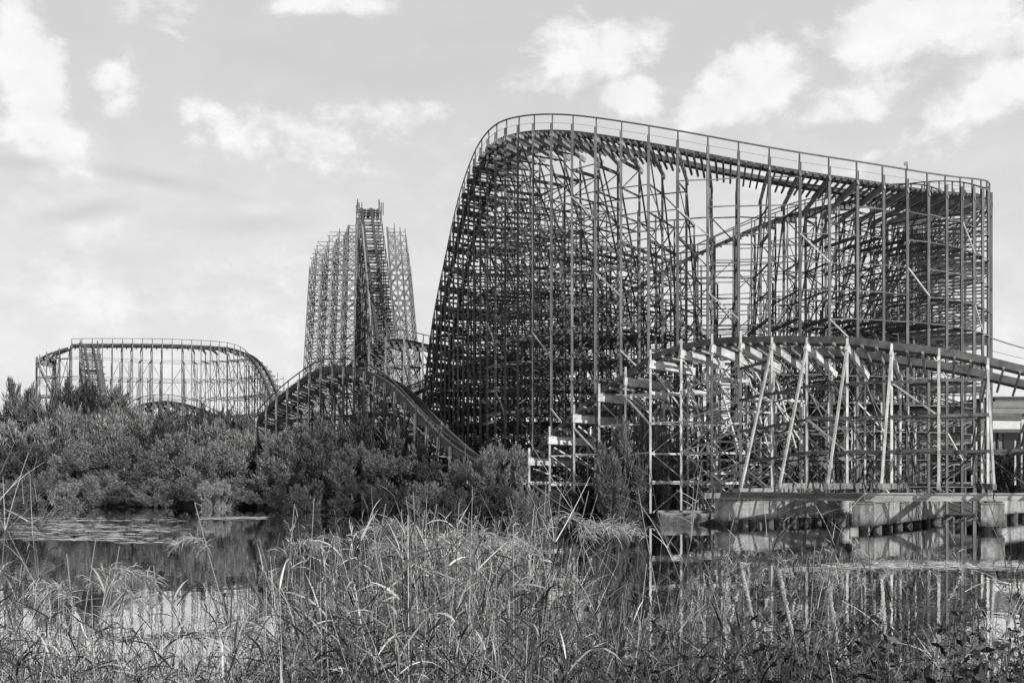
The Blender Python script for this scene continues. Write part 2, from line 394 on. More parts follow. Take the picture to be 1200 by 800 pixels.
def coaster(T, org, P, N, L, drop, zg, detail=1, extra=(), step=2.1, pw=.16, ties=4, hr=1.25, hr_in=False, railmat='rail',
            capmat='capbeam', postmat='post', memmat='member', girtmat='post', web=True, bentevery=1, strut=None, sill=None, girt_sep=True, bent_slice=None, tiemat='tie', xface=4, capw=(.14, .34), girtp=.72, strut_n=99, posttop=.55, railh=.34, railoff=(.62, 2.05), girtw=(.045, .075)):
    """P: outer track edge at every bent; N: horizontal unit vectors to the inner edge; L: width; drop: fall per metre (bank)"""
    n = len(P); L = np.broadcast_to(L, (n,)); drop = np.broadcast_to(drop, (n,)); zg = np.broadcast_to(zg, (n,))
    Q = P + N*L[:, None]; Q = Q.copy(); Q[:, 2] -= drop*L
    across = Q - P; across /= np.linalg.norm(across, axis=1)[:, None]
    # --- track
    k = max(ties, 2)
    fp, fq = catmull(P, k), catmull(Q, k)
    fa = fq - fp; fl = np.linalg.norm(fa, axis=1); fa /= fl[:, None]
    tan = np.gradient((fp+fq)/2, axis=0); tan /= np.linalg.norm(tan, axis=1)[:, None]
    up = np.cross(fa, tan); up *= np.sign(up[:, 2:3] + 1e-9)
    mid_off = np.minimum(fl, 3.2)
    for off in railoff:
        m = MB(); m.sweep(fp + fa*off + up*(.04 + railh*.5), fa, up, .36, railh); m.build('rail', railmat, T, org)
    if ties:
        for i in range(0, len(fp), 1):
            if ties == 2 and i % 2: pass
            a, b = fp[i] - fa[i]*.05, fp[i] + fa[i]*min(fl[i], 2.9)
            if detail >= 1: beam('tie', a - up[i]*.04, b - up[i]*.04, .12, .14, tiemat, T, org, up[i])
        if detail < 1:
            m = MB()
            for i in range(len(fp)): m.beam(fp[i], fp[i] + fa[i]*min(fl[i], 2.9), .12, .14, up[i])
            o = m.build('tie', tiemat, T, org)
    # --- handrail on the outer edge
    for side in (() if not hr else (0, 1) if hr_in else (0,)):
        base = fp if side == 0 else fp + fa*np.minimum(fl, 2.9)[:, None]
        top = base + np.array((0, 0, hr))
        sd = np.stack([tan[:, 1], -tan[:, 0], 0*tan[:, 0]], 1); sd /= np.linalg.norm(sd, axis=1)[:, None]
        u2 = np.cross(sd, tan)
        m = MB(); m.sweep(top, sd, u2, .07, .10); m.build('handrail', 'handrail', T, org)
        m = MB(); m.sweep(base + np.array((0, 0, hr*.5)), sd, u2, .018, .018); m.build('handrail_wire', 'handrail', T, org)
        for i in range(0, n, bentevery):
            b0 = P[i] if side == 0 else P[i] + across[i]*min(2.9, L[i])
            if detail >= 1: beam('handrail_post', b0 + (0, 0, -.3), b0 + (0, 0, hr), .10, .10, 'handrail', T, org)
        if detail < 1:
            m = MB()
            for i in range(0, n, bentevery):
                b0 = P[i] if side == 0 else P[i] + across[i]*min(2.9, L[i])
                m.beam(b0, b0 + (0, 0, hr), .10, .10)
            m.build('handrail_post', 'handrail', T, org)
    # --- bents
    tops = {}
    gm = MB(); ngirt = 0
    for i in range(n):
        det = detail
        own = MB()
        out = -N[i]*.12
        pa = P[i] + out
        own.beam(P[i] - across[i]*.25 - (0, 0, .30), Q[i] + across[i]*.3 - (0, 0, .30), *capw)
        bent = None
        offs = [0.0, L[i] - .25] + [L[i] + e[0] for e in extra]
        hts = [P[i][2] + posttop, Q[i][2] - .1] + [zg[i] + (P[i][2]-zg[i])*(e[1] if np.isscalar(e[1]) else e[1][i]) for e in extra]
        tops[i] = (offs, hts)
        members = []           # (name, p0, p1, w, h, mat)
        for j, (o_, h_) in enumerate(zip(offs, hts)):
            b = P[i] + N[i]*o_; w_ = pw*1.2 if j == 0 else pw*(1 if j == 1 else .8)
            if j == 0: b = pa
            members.append(('post', (b[0], b[1], zg[i]), (b[0], b[1], h_), w_, w_, postmat))
        lv = zg[i] + step
        levels = []
        while lv < P[i][2] - 1.0:
            levels.append(lv); lv += step
        for li, lv in enumerate(levels):
            reach = [o_ for o_, h_ in zip(offs, hts) if h_ >= lv]
            if not reach: continue
            rmax = max(reach)
            if rnd.random() < .03: continue
            lj = rnd.uniform(-.07, .07)
            a = pa + (0, 0, lv + lj - pa[2]); b = P[i] + N[i]*(rmax + .2); b = np.array((b[0], b[1], lv))
            if rmax > .1: members.append(('ledger', a, b, .07, .12, memmat) if li % 3 else ('ledger', a, b, .11, .22, memmat))
            if web and len(reach) > 1:
                rs = sorted(reach)
                for q in range(len(rs)-1):
                    o0, o1 = rs[q], rs[q+1]
                    p0 = P[i] + N[i]*o0; p1 = P[i] + N[i]*o1
                    lo = lv - step
                    if ((li + q + i) % 3 == 2 and q) or rnd.random() < .08: continue
                    if (li + q) % 2: p0, p1 = p1, p0
                    members.append(('brace', (p0[0], p0[1], lo), (p1[0], p1[1], lv), .05, .065, memmat))
        if extra:   # long raking brace from under the track to the toe of the bent
            a = P[i] + N[i]*(L[i]-.3); e = max(offs); b = P[i] + N[i]*(e+.6)
            members.append(('raker', (a[0], a[1], Q[i][2]-.6), (b[0], b[1], zg[i]+.2), .09, .12, memmat))
            a = P[i] + N[i]*.2; b = P[i] + N[i]*(L[i] + extra[min(1, len(extra)-1)][0])
            if i % 2 == 0 or i < 11: members.append(('raker', (a[0], a[1], P[i][2]-.8), (b[0], b[1], zg[i]+(P[i][2]-zg[i])*.35), .08, .10, memmat))
        if strut and i < strut_n:
            a = P[i] - N[i]*.15 - (0, 0, .35); b = P[i] - N[i]*strut
            members.append(('strut', a, (b[0], b[1], zg[i]), .12, .15, 'pale'))
        if sill:
            a = P[i] - N[i]*(sill[0]); b = P[i] + N[i]*sill[1]
            members.append(('sill', (a[0], a[1], zg[i]-.02), (b[0], b[1], zg[i]-.02), .20, .32, 'capbeam'))
        if det <= 1:
            for mm in members:
                if mm[0] in ('post', 'strut', 'sill') and det == 1: continue
                own.beam(mm[1], mm[2], mm[3], mm[4])
        bent = own.build('bent', capmat if det >= 1 else memmat, T, org)
        if det >= 1:
            for mm in members:
                if det == 2 or mm[0] in ('post', 'strut', 'sill'):
                    beam(mm[0], mm[1], mm[2], mm[3], mm[4], mm[5], bent, (0, 0, 0) if False else org)
    # --- girts between neighbouring bents
    for i in range(n-1):
        (o0, h0), (o1, h1) = tops[i], tops[i+1]
        for j in range(len(o0)):
            a = P[i] + N[i]*(o0[j] if j else -.2); b = P[i+1] + N[i+1]*(o1[j] if j else -.2)
            za, zb = zg[i] + step, zg[i+1] + step
            top = min(h0[j], h1[j]) - (1.0 if j < 2 else -.2)
            li = 0
            while za < top and zb < top:
                p0, p1 = np.array((a[0], a[1], za + rnd.uniform(-.06, .06))), np.array((b[0], b[1], zb + rnd.uniform(-.06, .06)))
                if j == 0 and detail >= 2 and girt_sep:
                    
                    if rnd.random() < girtp: beam('girt', p0, p1, *girtw, girtmat, T, org); ngirt += 1
                else:
                    gm.beam(p0, p1, .05, .085)
                if j == 0 and xface and (i*7 + li*5) % (xface*2+3) == 0:
                    beam('face_brace', p0 - (0, 0, step), p1, .07, .10, 'pale', T, org) if detail >= 2 else gm.beam(p0 - (0, 0, step), p1, .06, .08)
                elif j == 1 and (i + li) % 3 == 0:
                    gm.beam(p0 - (0, 0, step), p1, .06, .08)
                elif j > 1 and (i + 2*li + j) % 3 == 0:
                    gm.beam(p0, p1 - (0, 0, step), .06, .08)
                za += step; zb += step; li += 1
    if gm.n:
        g = gm.build('girt_lattice', memmat, T, org); g['kind'] = 'stuff'


# ------------------------------------------------------------------ tall turnaround
K = 1.12
CX, CY, R = 16.3431*K, 90.4986*K, 18.5192*K
t0, dt = -1.3343, .0992
hy = [151, 144, 139.5, 136, 134, 133, 134, 137.5, 142.5, 147, 153, 159.5, 166.5, 173, 179, 184.5, 189, 194, 199, 203, 206.3, 208, 209.5, 210.5, 211]
def circ(t): return np.array((CX + R*math.sin(t), CY - R*math.cos(t)))
near = []
for i, y_ in enumerate(hy):
    c = circ(t0 + dt*i); near.append((c[0], c[1], EYE + (HOR - y_)/F*c[1] - 1.25))
z_end = near[-1][2]
far = []
tt = t0 + dt*24
ctl_t = [tt, 1.35, 1.7, 2.0, 2.4, 2.7, math.pi]; ctl_z = [z_end, z_end+.6, z_end+3.2, 28.8, 29.2, 28.6, 25.2]
for i in range(1, 22):
    t = tt + dt*i
    if t > math.pi: break
    c = circ(t); far.append((c[0], c[1], float(np.interp(t, ctl_t, ctl_z))))
xs_ = [18.3, 12.8, 7.8, 3.5, -.3, -8, -14]; zs_ = [25.2, 22.0, 19.3, 16.8, 15, 12, 9.5]
x = CX - 1.2
while x > -13:
    far.append((x, CY + R, float(np.interp(-x, [-v for v in xs_], zs_)))); x -= 2.0
# the drop that leaves to the left, away from the camera
drop_px = [(564, 180), (557, 192), (550, 208), (544.5, 225), (538, 244), (532.5, 265), (528, 287.5), (523, 312), (518, 335), (513, 357), (509, 380), (505, 402), (502, 424), (500, 446), (498, 466), (496, 482)]
prev = np.array(near[0]); dropP = []; d = prev[1]
for (a, b) in drop_px:
    ds = np.linspace(d + .3, d + 2.2, 400)
    q = np.stack([(a-600)/F*ds, ds, EYE + (HOR-b)/F*ds], 1)
    e = np.abs(np.linalg.norm(q - prev, axis=1) - 2.1); j = int(np.argmin(e)); d = ds[j]; prev = q[j]; dropP.append(tuple(prev))
path = np.array(far[::-1] + near[::-1] + dropP)
for _ in range(2):
    path[1:-1] = (path[:-2] + 2*path[1:-1] + path[2:])/4
Nn = right_of(path)
i_n0 = len(far); i_n1 = i_n0 + len(near)
def seg(lo, hi):
    return path[lo:hi], Nn[lo:hi]
org = (float(CX), float(CY), 0.0)
TT = thing('coaster_turnaround', 'tall wooden coaster turnaround, its banked curve carried on a dense grey lattice beside the water', 'roller coaster', org)
P_, N_ = seg(i_n0 - 5, i_n1)
nL = len(P_); idx = np.arange(nL)
Lw = np.interp(idx, [0, 10, 19, nL], [5.6, 5.0, 3.2, 3.1]); dr = np.interp(idx, [0, 8, 18, nL], [.13, .2, .36, .36])
zgr = np.array([max(ground_z(p[0], p[1]), -.6) for p in P_])
zgr[:] = .3
coaster(TT, org, P_, N_, Lw, dr, zgr, detail=2, extra=[(a, np.interp(idx, [0, 13, 19, nL], [lo, lo, hi, hi])) for a, lo, hi in ((2.6, .66, .84), (5.4, .48, .74), (8.4, .34, .60))], step=1.9, pw=.15, ties=4, capmat='capbeam')
P_, N_ = seg(i_n1 - 1, len(path))
coaster(TT, org, P_, N_, 3.1, .12, .3, detail=1, extra=((2.4, .94), (5.2, .84), (8.2, .70)), step=1.75, pw=.14, ties=4, capmat='rail', capw=(.2, .42))
P_, N_ = seg(0, i_n0 - 4)
coaster(TT, org, P_, N_, 3.1, .15, .6, detail=1, extra=((2.6, .7), (5.2, .5)), step=1.7, pw=.13, ties=3, hr_in=True)

# ------------------------------------------------------------------ low hill in front
low_px = [(1215, 440), (1157, 426), (1100, 415), (1045, 409), (993.5, 402.5), (946.5, 401.5), (906, 401), (869.5, 402), (836, 404), (800, 410), (764, 422), (735, 442), (704, 461), (674.5, 485.5), (646, 511), (622, 536), (600, 552)]
low_d = [65.3, 65.8, 66.4, 67.3, 68.7, 70.3, 72.2, 74.2, 76.2, 78.1, 79.8, 81.5, 83.0, 84.2, 85.4, 86.6, 87.8]
lowP = np.array([pix(a, b, c) for (a, b), c in zip(low_px, low_d)])
first = lowP[0]
pre = np.array([first + (2.35*k, -.75*k, -.55*k - .05*k*k) for k in (3, 2, 1)])
lowP = np.vstack([pre, lowP]); lowN = right_of(lowP)
wl = np.interp(np.arange(len(lowP)), [9, 14], [0, 1])[:, None]       # the bents on the descent stand square to the pond
lowN = lowN*(1-wl) + np.array((.93, .36, 0))*wl; lowN /= np.linalg.norm(lowN, axis=1)[:, None]
org2 = (20.0, 72.0, 0.0)
TL = thing('low_coaster_hill', 'low banked coaster hill on pale posts and slanting struts in front of the tall turnaround', 'roller coaster', org2)
zl = np.interp(np.arange(len(lowP)), [0, 8, 10, 12, 19], [2.42, 2.42, 1.8, .5, .4])
k_ = 11
coaster(TL, org2, lowP[:k_], lowN[:k_], np.interp(np.arange(k_), [0, 4, 10], [2.9, 3.0, 3.1]), np.interp(np.arange(k_), [0, 4, 8, 10], [.30, .42, .42, .38]), zl[:k_], detail=2,
        extra=((2.6, .62), (5.2, .45)), step=1.95, pw=.115, ties=3, strut_n=10, posttop=.3, girtp=1, capmat='beam', postmat='pale', memmat='post', girtmat='member', strut=3.1, sill=(3.3, 5.0), railh=.46, railoff=(.30, 1.95), girtw=(.08, .16), hr=0, xface=3, tiemat='capbeam', capw=(.16, .36))
coaster(TL, org2, lowP[k_-1:], lowN[k_-1:], 3.1, np.interp(np.arange(len(lowP)-k_+1), [0, 3, 8], [.3, .1, .02]), zl[k_-1:], detail=2,
        extra=((2.4, .72),), step=2.0, pw=.12, ties=3, hr=0, posttop=.7, girtp=.8, railh=.46, railoff=(.30, 1.95), capmat='beam', postmat='pale', memmat='beam', girtmat='pale', xface=3, tiemat='capbeam', capw=(.24, .52))

# ------------------------------------------------------------------ pile caps, girders, slab
def pile_cap(a, b, w, z0, z1, label, piles=4):
    a = np.array((a[0], a[1], 0.)); b = np.array((b[0], b[1], 0.))
    T = thing('pile_cap', label, 'concrete beam', tuple(a), 'concrete pile caps in the water')
    me = bpy.data.meshes.new('cap')
    c, d, s, t, ln = beam_axes(a + (0, 0, (z0+z1)/2), b + (0, 0, (z0+z1)/2))
    import bmesh
    bm = bmesh.new(); bmesh.ops.create_cube(bm, size=1)
    for v in bm.verts:
        q = c + d*v.co.x*ln + s*v.co.y*w + t*v.co.z*(z1-z0) - a; v.co = q
    bmesh.ops.bevel(bm, geom=bm.edges[:], offset=.04, segments=2, affect='EDGES')
    bmesh.ops.subdivide_edges(bm, edges=[e for e in bm.edges if e.calc_length() > .5], cuts=7, use_grid_fill=True)
    for v in bm.verts: v.co += Vector((rnd.uniform(-1, 1), rnd.uniform(-1, 1), rnd.uniform(-1, 1)))*.018
    bm.to_mesh(me); bm.free(); me.materials.append(M['concrete'])
    o = bpy.data.objects.new('cap', me); col.objects.link(o); o.parent = T
    piles = int(ln/1.05)  # extra piles packed in to darken the gap under the cap
    for i in range(piles):
        p = a + d*ln*(.05 + .90*i/(max(piles-1, 1))) + s*(.22 if i % 2 else -.22)
        m = MB(); m.tube([p + (0, 0, -.85), p + (0, 0, z0+.02)], .27, 10); m.build('pile', 'pile', T, tuple(a))
    return T


pile_cap((12.4, 70.6), (20.6, 77.0), 1.05, .38, 1.48, 'stained concrete pile cap beside the low broken slab', 5)
pile_cap((18.9, 64.3), (27.2, 77.0), 1.15, .34, 1.50, 'long streaked concrete pile cap under the girder joint', 6)
pile_cap((25.6, 63.6), (28.9, 72.5), 1.1, .34, 1.50, 'short concrete pile cap with one bright lit end in the water', 4)
pile_cap((21.5, 79.5), (27.5, 82.5), 1.0, .45, 1.40, 'concrete pile cap half hidden between the two longer caps', 3)
pile_cap((31.5, 78.5), (36.5, 84.5), 1.0, .45, 1.40, 'concrete pile cap set back behind the short cap', 3)
pile_cap((33.0, 64.0), (34.2, 71.0), 1.1, .34, 1.50, 'concrete pile cap under the outer end of the bleached girder', 3)

# three girder lengths carried by the caps
G = [(12.3, 70.0), (19.2, 64.9), (25.9, 64.0), (34.5, 64.2)]
labs = ['dark rusted girder resting on the first pile cap', 'bleached girder spanning two concrete pile caps', 'bleached girder running on beside the building side']
for i in range(3):
    a = np.array((*G[i], 1.84)); b = np.array((*G[i+1], 1.84)); d_ = (b-a)/np.linalg.norm(b-a)
    a = a + d_*.03; b = b - d_*.03
    s_ = np.array((d_[1], -d_[0], 0)); off = (0, .3, 0)
    T = thing('girder', labs[i], 'girder', tuple(a + (0, .3, -.20)), 'girders on the pile caps')
    oo = tuple(a + (0, .3, -.20)); mt = 'girder' if i == 0 else 'girder_pale'
    beam('flange', a + off + (0, 0, .19), b + off + (0, 0, .19), .34, .06, mt, T, oo)
    beam('web', a + off, b + off, .12, .32, mt, T, oo)
    beam('flange', a + off - (0, 0, .19), b + off - (0, 0, .19), .34, .06, mt, T, oo)
    for q in (a, b):
        beam('bearing_block', q + off + (0, 0, -.36), q + off + (0, 0, -.22), .40, .34, 'pile', T, oo) if False else None
for i, (gx, gy) in enumerate(G):
    ox = .5 if i == 0 else 0
    T = thing('bearing_block', 'dark bearing block between girder and pile cap', 'block', (gx + ox, gy + .3, 1.49), 'bearing blocks on the caps')
    m = MB(); m.box((gx+ox-.42, gy + .04, 1.47), (gx+ox+.42, gy + .56, 1.61)); m.build('block', 'pile', T, (gx+ox, gy+.3, 1.49))

def slab():
    T = thing('broken_slab', 'low weathered concrete slab lying at the water edge below the pale posts', 'slab', (10.5, 77.5, 0))
    import bmesh
    m = MB()
    poly = [(9.2, 74.2), (11.6, 73.2), (13.2, 73.8), (13.8, 77.5), (12.5, 80), (9.6, 79.5)]
    n = len(poly)
    V = [(x, y, -.4) for x, y in poly] + [(x, y, .46 + .1*math.sin(x*3.1+y)) for x, y in poly] + [(x*.97+.35, y*.97+2.3, .62) for x, y in poly]
    Fc = [tuple(range(n))[::-1]] + [(i, (i+1) % n, n+(i+1) % n, n+i) for i in range(n)] + [(n+i, n+(i+1) % n, 2*n+(i+1) % n, 2*n+i) for i in range(n)] + [tuple(range(2*n, 3*n))]
    m.add(V, Fc); o = m.build('slab', 'concrete', T, (10.5, 77.5, 0))
    bm = bmesh.new(); bm.from_mesh(o.data); bmesh.ops.subdivide_edges(bm, edges=bm.edges[:], cuts=4, use_grid_fill=True)
    for v in bm.verts: v.co += Vector((rnd.uniform(-1, 1), rnd.uniform(-1, 1), rnd.uniform(-1, 1)))*.05
    bm.to_mesh(o.data); bm.free()
    m = MB(); m.beam((9.4, 77, .68), (13.4, 76.4, .68), .3, .16); m.build('lip', 'concrete', T, (10.5, 77.5, 0))
slab()

# ------------------------------------------------------------------ lift hill, humps and the far turnaround
def tower():
    org = (-21.0, 150.0, 0)
    T = thing('lift_hill', 'tall slim lift hill tower of steel lattice with a steep track ladder down its front', 'roller coaster', org)
    # the steep track that comes down towards the pond: left rail edge by pixel
    pts = [(419, 246, 152), (421, 262, 150.5), (424, 290, 148), (428, 322, 145), (431, 350, 142), (435, 380, 139), (438, 402, 136)]
    P = resample(catmull([pix(*p) for p in pts], 4), 2.3)[::-1]
    N = np.tile(np.array((1., .10, 0)), (len(P), 1))
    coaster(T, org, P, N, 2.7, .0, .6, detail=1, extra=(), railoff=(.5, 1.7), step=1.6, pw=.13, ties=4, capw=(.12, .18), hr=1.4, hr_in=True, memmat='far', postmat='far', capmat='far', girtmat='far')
    # two pale stringers beside the ladder and the crown on top
    for a, b in (((423, 248, 152), (437, 404, 135.5)),):
        beam('stringer', pix(*a), pix(*b), .20, .40, 'capbeam' if a[0] < 430 else 'far', T, org)
    m = MB()
    for px_ in (418.5, 421, 424, 444, 447, 449):
        p = pix(px_, 252, 153); m.beam(p, p + (0, 0, 1.6), .10, .12)
    for px_ in (426, 431, 437, 442):
        p = pix(px_, 250, 152.5); m.beam(p - (0, 0, .5), p + (0, 1.2, .6), .35, .55)
    m.build('crest', 'rail', T, org)
    # flanking lattices
    def flank(cols, rows, hts, zb, dxs):
        """cols: list of (X,Y) post positions in two rows of bents"""
        for bi, row in enumerate(rows):
            m = MB()
            for ci, (x, y) in enumerate(row):
                beam('post', (x + dxs[ci], y, zb), (x, y, hts[bi][ci]), .11, .11, 'far', T, org)
            H = max(hts[bi]); z = zb + 1.25
            def at(b, c, z): return (rows[b][c][0] + dxs[c]*(1 - (z-zb)/(hts[b][c]-zb)), rows[b][c][1], z)
            while z < H:
                for ci in range(len(row)-1):
                    if z <= min(hts[bi][ci], hts[bi][ci+1]) + 1.0:
                        m.beam(at(bi, ci, z), at(bi, ci+1, z), .06, .08)
                        m.beam(at(bi, ci, z-1.25), at(bi, ci+1, z), .06, .08) if (ci+bi) % 2 else m.beam(at(bi, ci, z), at(bi, ci+1, z-1.25), .06, .08)
                if bi + 1 < len(rows):
                    for ci in range(len(row)):
                        if z <= min(hts[bi][ci], hts[bi+1][ci]) + .5:
                            m.beam(at(bi, ci, z), at(bi+1, ci, z), .07, .11)
                            if (ci + int(z)) % 2: m.beam(at(bi, ci, z-1.25), at(bi+1, ci, z), .06, .08)
                z += 1.25
            m.build('flank_frame', 'far', T, org)
    def zt(y, d): return EYE + (HOR - y)/F*d
    def X(px, d): return (px-600)/F*d
    dl = [138, 142, 146, 150, 154]
    rows = [[(X(363 + 2.2*k, d), d), (X(377 + 2.2*k, d), d), (X(390 + 2*k, d), d), (X(403 + 1.5*k, d), d), (X(417 + k, d), d)] for k, d in enumerate(dl)]
    hts = [[zt(312 - 6*k, d), zt(304 - 7*k, d), zt(292 - 6*k, d), zt(275 - 3*k, d), zt(262, d)] for k, d in enumerate(dl)]
    flank(None, rows, hts, .6, [-1.6, -1.4, -1.2, -.9, -.5])
    rows = [[(X(453 + k*.4, d), d), (X(462, d), d), (X(471 - k*.6, d), d), (X(481 - 1.6*k, d), d)] for k, d in enumerate(dl)]
    hts = [[zt(266, d), zt(285 - 6*k, d), zt(298 - 8*k, d), zt(312 - 11*k, d)] for k, d in enumerate(dl)]
    flank(None, rows, hts, .6, [2.2, 2.0, 2.0, 2.4])
tower()


def arch(name, label, pts, s, org, L, drop, side=1, **kw):
    T = thing(name, label, 'roller coaster', org)
    P = resample(catmull([pix(*p) for p in pts], 6), s); N = right_of(P)*side
    coaster(T, org, P, N, L, drop, .5, **kw); return T

arch('arched_hump', 'arched coaster hump dipping into the trees in front of the lift hill tower',
     [(566, 556, 90), (545, 543, 91.5), (525, 529, 93.5), (506, 512, 96), (488, 493, 98), (470, 473, 100.5), (452, 456, 103), (432, 444, 106), (412, 438, 109), (390, 436, 112), (370, 440, 114.5), (350, 452, 117), (333, 465, 119), (316, 480, 121), (303, 494, 123)],
     2.2, (-15, 110, 0), 3.0, .22, side=1, detail=1, extra=((2.2, .7),), step=2.0, ties=4, hr=1.25, railh=.6, railoff=(.2, 1.9), memmat='member', capmat='capbeam')
arch('rear_crest', 'level coaster crest running behind the arched hump towards the tall turnaround',
     [(540, 420, 122), (520, 412, 123), (500, 407, 124), (480, 402, 125), (462, 400, 126), (445, 403, 127), (430, 411, 128), (414, 423, 129), (398, 437, 130), (382, 453, 131)],
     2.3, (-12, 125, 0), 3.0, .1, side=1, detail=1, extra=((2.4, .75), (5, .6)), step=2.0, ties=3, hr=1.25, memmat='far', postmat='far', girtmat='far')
arch('distant_turnaround', 'distant level coaster turnaround with a white sky showing through its open frame',
     [(322, 486, 205), (315, 470, 208), (306, 447, 212), (296, 428, 216), (284, 415, 219), (268, 409, 221), (250, 407, 222), (225, 405.5, 222), (195, 404.5, 221), (160, 404, 219), (125, 404, 217), (100, 404, 216), (84, 404.5, 215)],
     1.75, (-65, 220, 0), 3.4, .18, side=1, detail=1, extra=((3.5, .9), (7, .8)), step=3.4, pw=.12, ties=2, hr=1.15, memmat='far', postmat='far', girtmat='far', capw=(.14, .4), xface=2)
arch('distant_low_curve', 'distant lower coaster curve stepping down left of the level turnaround',
     [(82, 408, 232), (70, 411, 230), (56, 415, 229), (45, 420, 232), (43, 424, 240)],
     2.6, (-86, 232, 0), 3.2, .2, side=1, detail=1, extra=((4, .8),), step=3.6, pw=.14, ties=2, hr=0, memmat='far', postmat='far', girtmat='far')
arch('distant_drop', 'distant steep coaster drop facing the trees at the corner of the level turnaround',
     [(94, 405, 214), (96, 415, 211), (98, 428, 207), (100, 442, 203), (102, 458, 198)],
     3.0, (-75, 206, 0), 3.2, .0, side=-1, detail=1, step=3.0, pw=.13, ties=3, hr=1.1, memmat='far', postmat='far', capw=(.12, .22), hr_in=True)
arch('distant_low_hump', 'low coaster hump just clearing the trees beneath the distant turnaround',
     [(262, 497, 168), (245, 487, 169), (225, 478, 170), (205, 473, 171), (185, 472, 172), (165, 475, 173), (148, 484, 174), (135, 492, 175)],
     2.6, (-48, 172, 0), 3.0, .15, side=1, detail=1, extra=((2.2, .7),), step=2.2, ties=3, hr=1.2)

# ------------------------------------------------------------------ building, cable, lamp, bird
def building():
    d = 118.0; x0 = 47.5; x1 = 75.0; y1 = d + 22; T = thing('service_building', 'pale low building with a dark window band behind the coaster, its white fascia catching light', 'building', (60, d, 0))
    og = (60, d, 0); zt = lambda y: EYE + (HOR-y)/F*d
    def bx(name, lo, hi, mat, par=T):
        m = MB(); m.box(lo, hi); return m.build(name, mat, par, og)
    zb = .4
    w = bx('wall', (x0, d, zb), (x1, y1, zt(487)), 'siding')
    for k in range(9):
        z = zb + .45 + k*.55
        if z < zt(536): bx('siding_board', (x0-.05, d-.05, z), (x1, d-.001, z+.46), 'siding', w)
    for k, (ya, yb) in enumerate(((487, 478.5), (478, 470.5), (470, 466))):
        bx('upper_panel', (x0 - .3 + .25*k, d - .4 + .2*k, zt(ya)+.01), (x1, y1, zt(yb)), 'siding')
    bx('fascia', (x0-.8, d-1.0, zt(503)), (x1, d-.41, zt(491)), 'white')
    bx('soffit', (x0-.8, d-1.0, zt(507)), (x1, d-.01, zt(503)-.01), 'roofing')
    for k in range(6):
        a = x0 + 1.0 + k*4.2
        p = bx('window', (a, d-.12, zt(532)), (a+3.8, d-.052, zt(508)), 'glass')
        bx('window_frame', (a-.12, d-.18, zt(532)-.15), (a+3.92, d-.053, zt(532)-.01), 'white', p)
    bx('gutter', (x0-.9, d-1.12, zt(491)+.01), (x1, d-1.0, zt(491)+.22), 'roofing')
    for k in range(4): bx('downpipe', (x0 + .4 + k*8.4, d-.2, zb), (x0 + .52 + k*8.4, d-.06, zt(507)), 'roofing')
    bx('roof', (x0-.3, d-.3, zt(466)+.01), (x1, y1, zt(464.5)), 'roofing')
building()
def far_building():
    d = 150.0; og = (34, d, 0)
    T = thing('storage_shed', 'pale flat shed seen through the base of the turnaround lattice', 'shed', og)
    m = MB(); m.box((22, d, .4), (47, d+14, 7.0)); m.build('wall', 'siding', T, og)
    m = MB(); m.box((21.6, d-.4, 7.01), (47.4, d+14.4, 7.5)); m.build('roof', 'roofing', T, og)
    for k in range(5):
        m = MB(); m.box((24 + k*4.5, d-.08, .4), (27 + k*4.5, d-.004, 4.2)); m.build('door', 'roofing', T, og)
far_building()

m = MB(); a = pix(1163, 396.5, 94); b = pix(1330, 425, 94)
m.tube([a + (b-a)*t - np.array((0, 0, 4*.5*t*(1-t))) for t in np.linspace(0, 1, 14)], .05, 5)
tag(m.build('cable', 'cable'), 'slack dark cable running off the end post of the tall turnaround', 'cable')
m = MB(); a = pix(1163, 411, 94.5); b = pix(1330, 434, 94.5)
m.tube([a + (b-a)*t - np.array((0, 0, 4*.4*t*(1-t))) for t in np.linspace(0, 1, 14)], .018, 4)
tag(m.build('cable', 'cable'), 'thin lower cable below the slack dark one', 'cable')

def lamp():
    i = 18; c = circ(t0 + dt*i); z = EYE + (HOR - hy[i])/F*c[1]
    T = thing('floodlight', 'small round floodlight clamped on top of the turnaround handrail', 'lamp', (c[0], c[1], z + .05))
    og = (c[0], c[1], z + .05)
    m = MB(); m.beam((c[0], c[1], z), (c[0], c[1], z+.36), .08, .08); m.build('bracket', 'handrail', T, og)
    m = MB(); m.tube([(c[0]-.1, c[1]+.2, z+.42), (c[0]-.1, c[1]+.05, z+.42), (c[0]-.1, c[1]-.05, z+.42)], [.06, .13, .15], 12); m.build('housing', 'capbeam', T, og)
lamp()

def bird():
    p = pix(692.5, 511, 83.6); import bmesh
    spine = [(0, 0, .0), (0, 0, .16), (.02, 0, .30), (.0, -.02, .44), (-.03, -.04, .55), (-.02, -.07, .62), (.01, -.12, .63), (.03, -.24, .61)]
    rad = [.02, .10, .125, .085, .045, .04, .045, .008]
    m = MB(); m.tube([np.array(s) + p for s in spine], rad, 8)
    T = thing('perched_bird', 'white bird perched upright on the end of a low hill cross beam', 'bird', tuple(p))
    m.build('body', 'feather', T, tuple(p), smooth=True)
    for s in (-.04, .04):
        m = MB(); m.tube([p + (s, 0, -.16), p + (s, 0, .06)], .012, 5); m.build('leg', 'rail', T, tuple(p))
bird()

# ------------------------------------------------------------------ trees
rng = np.random.default_rng(11)


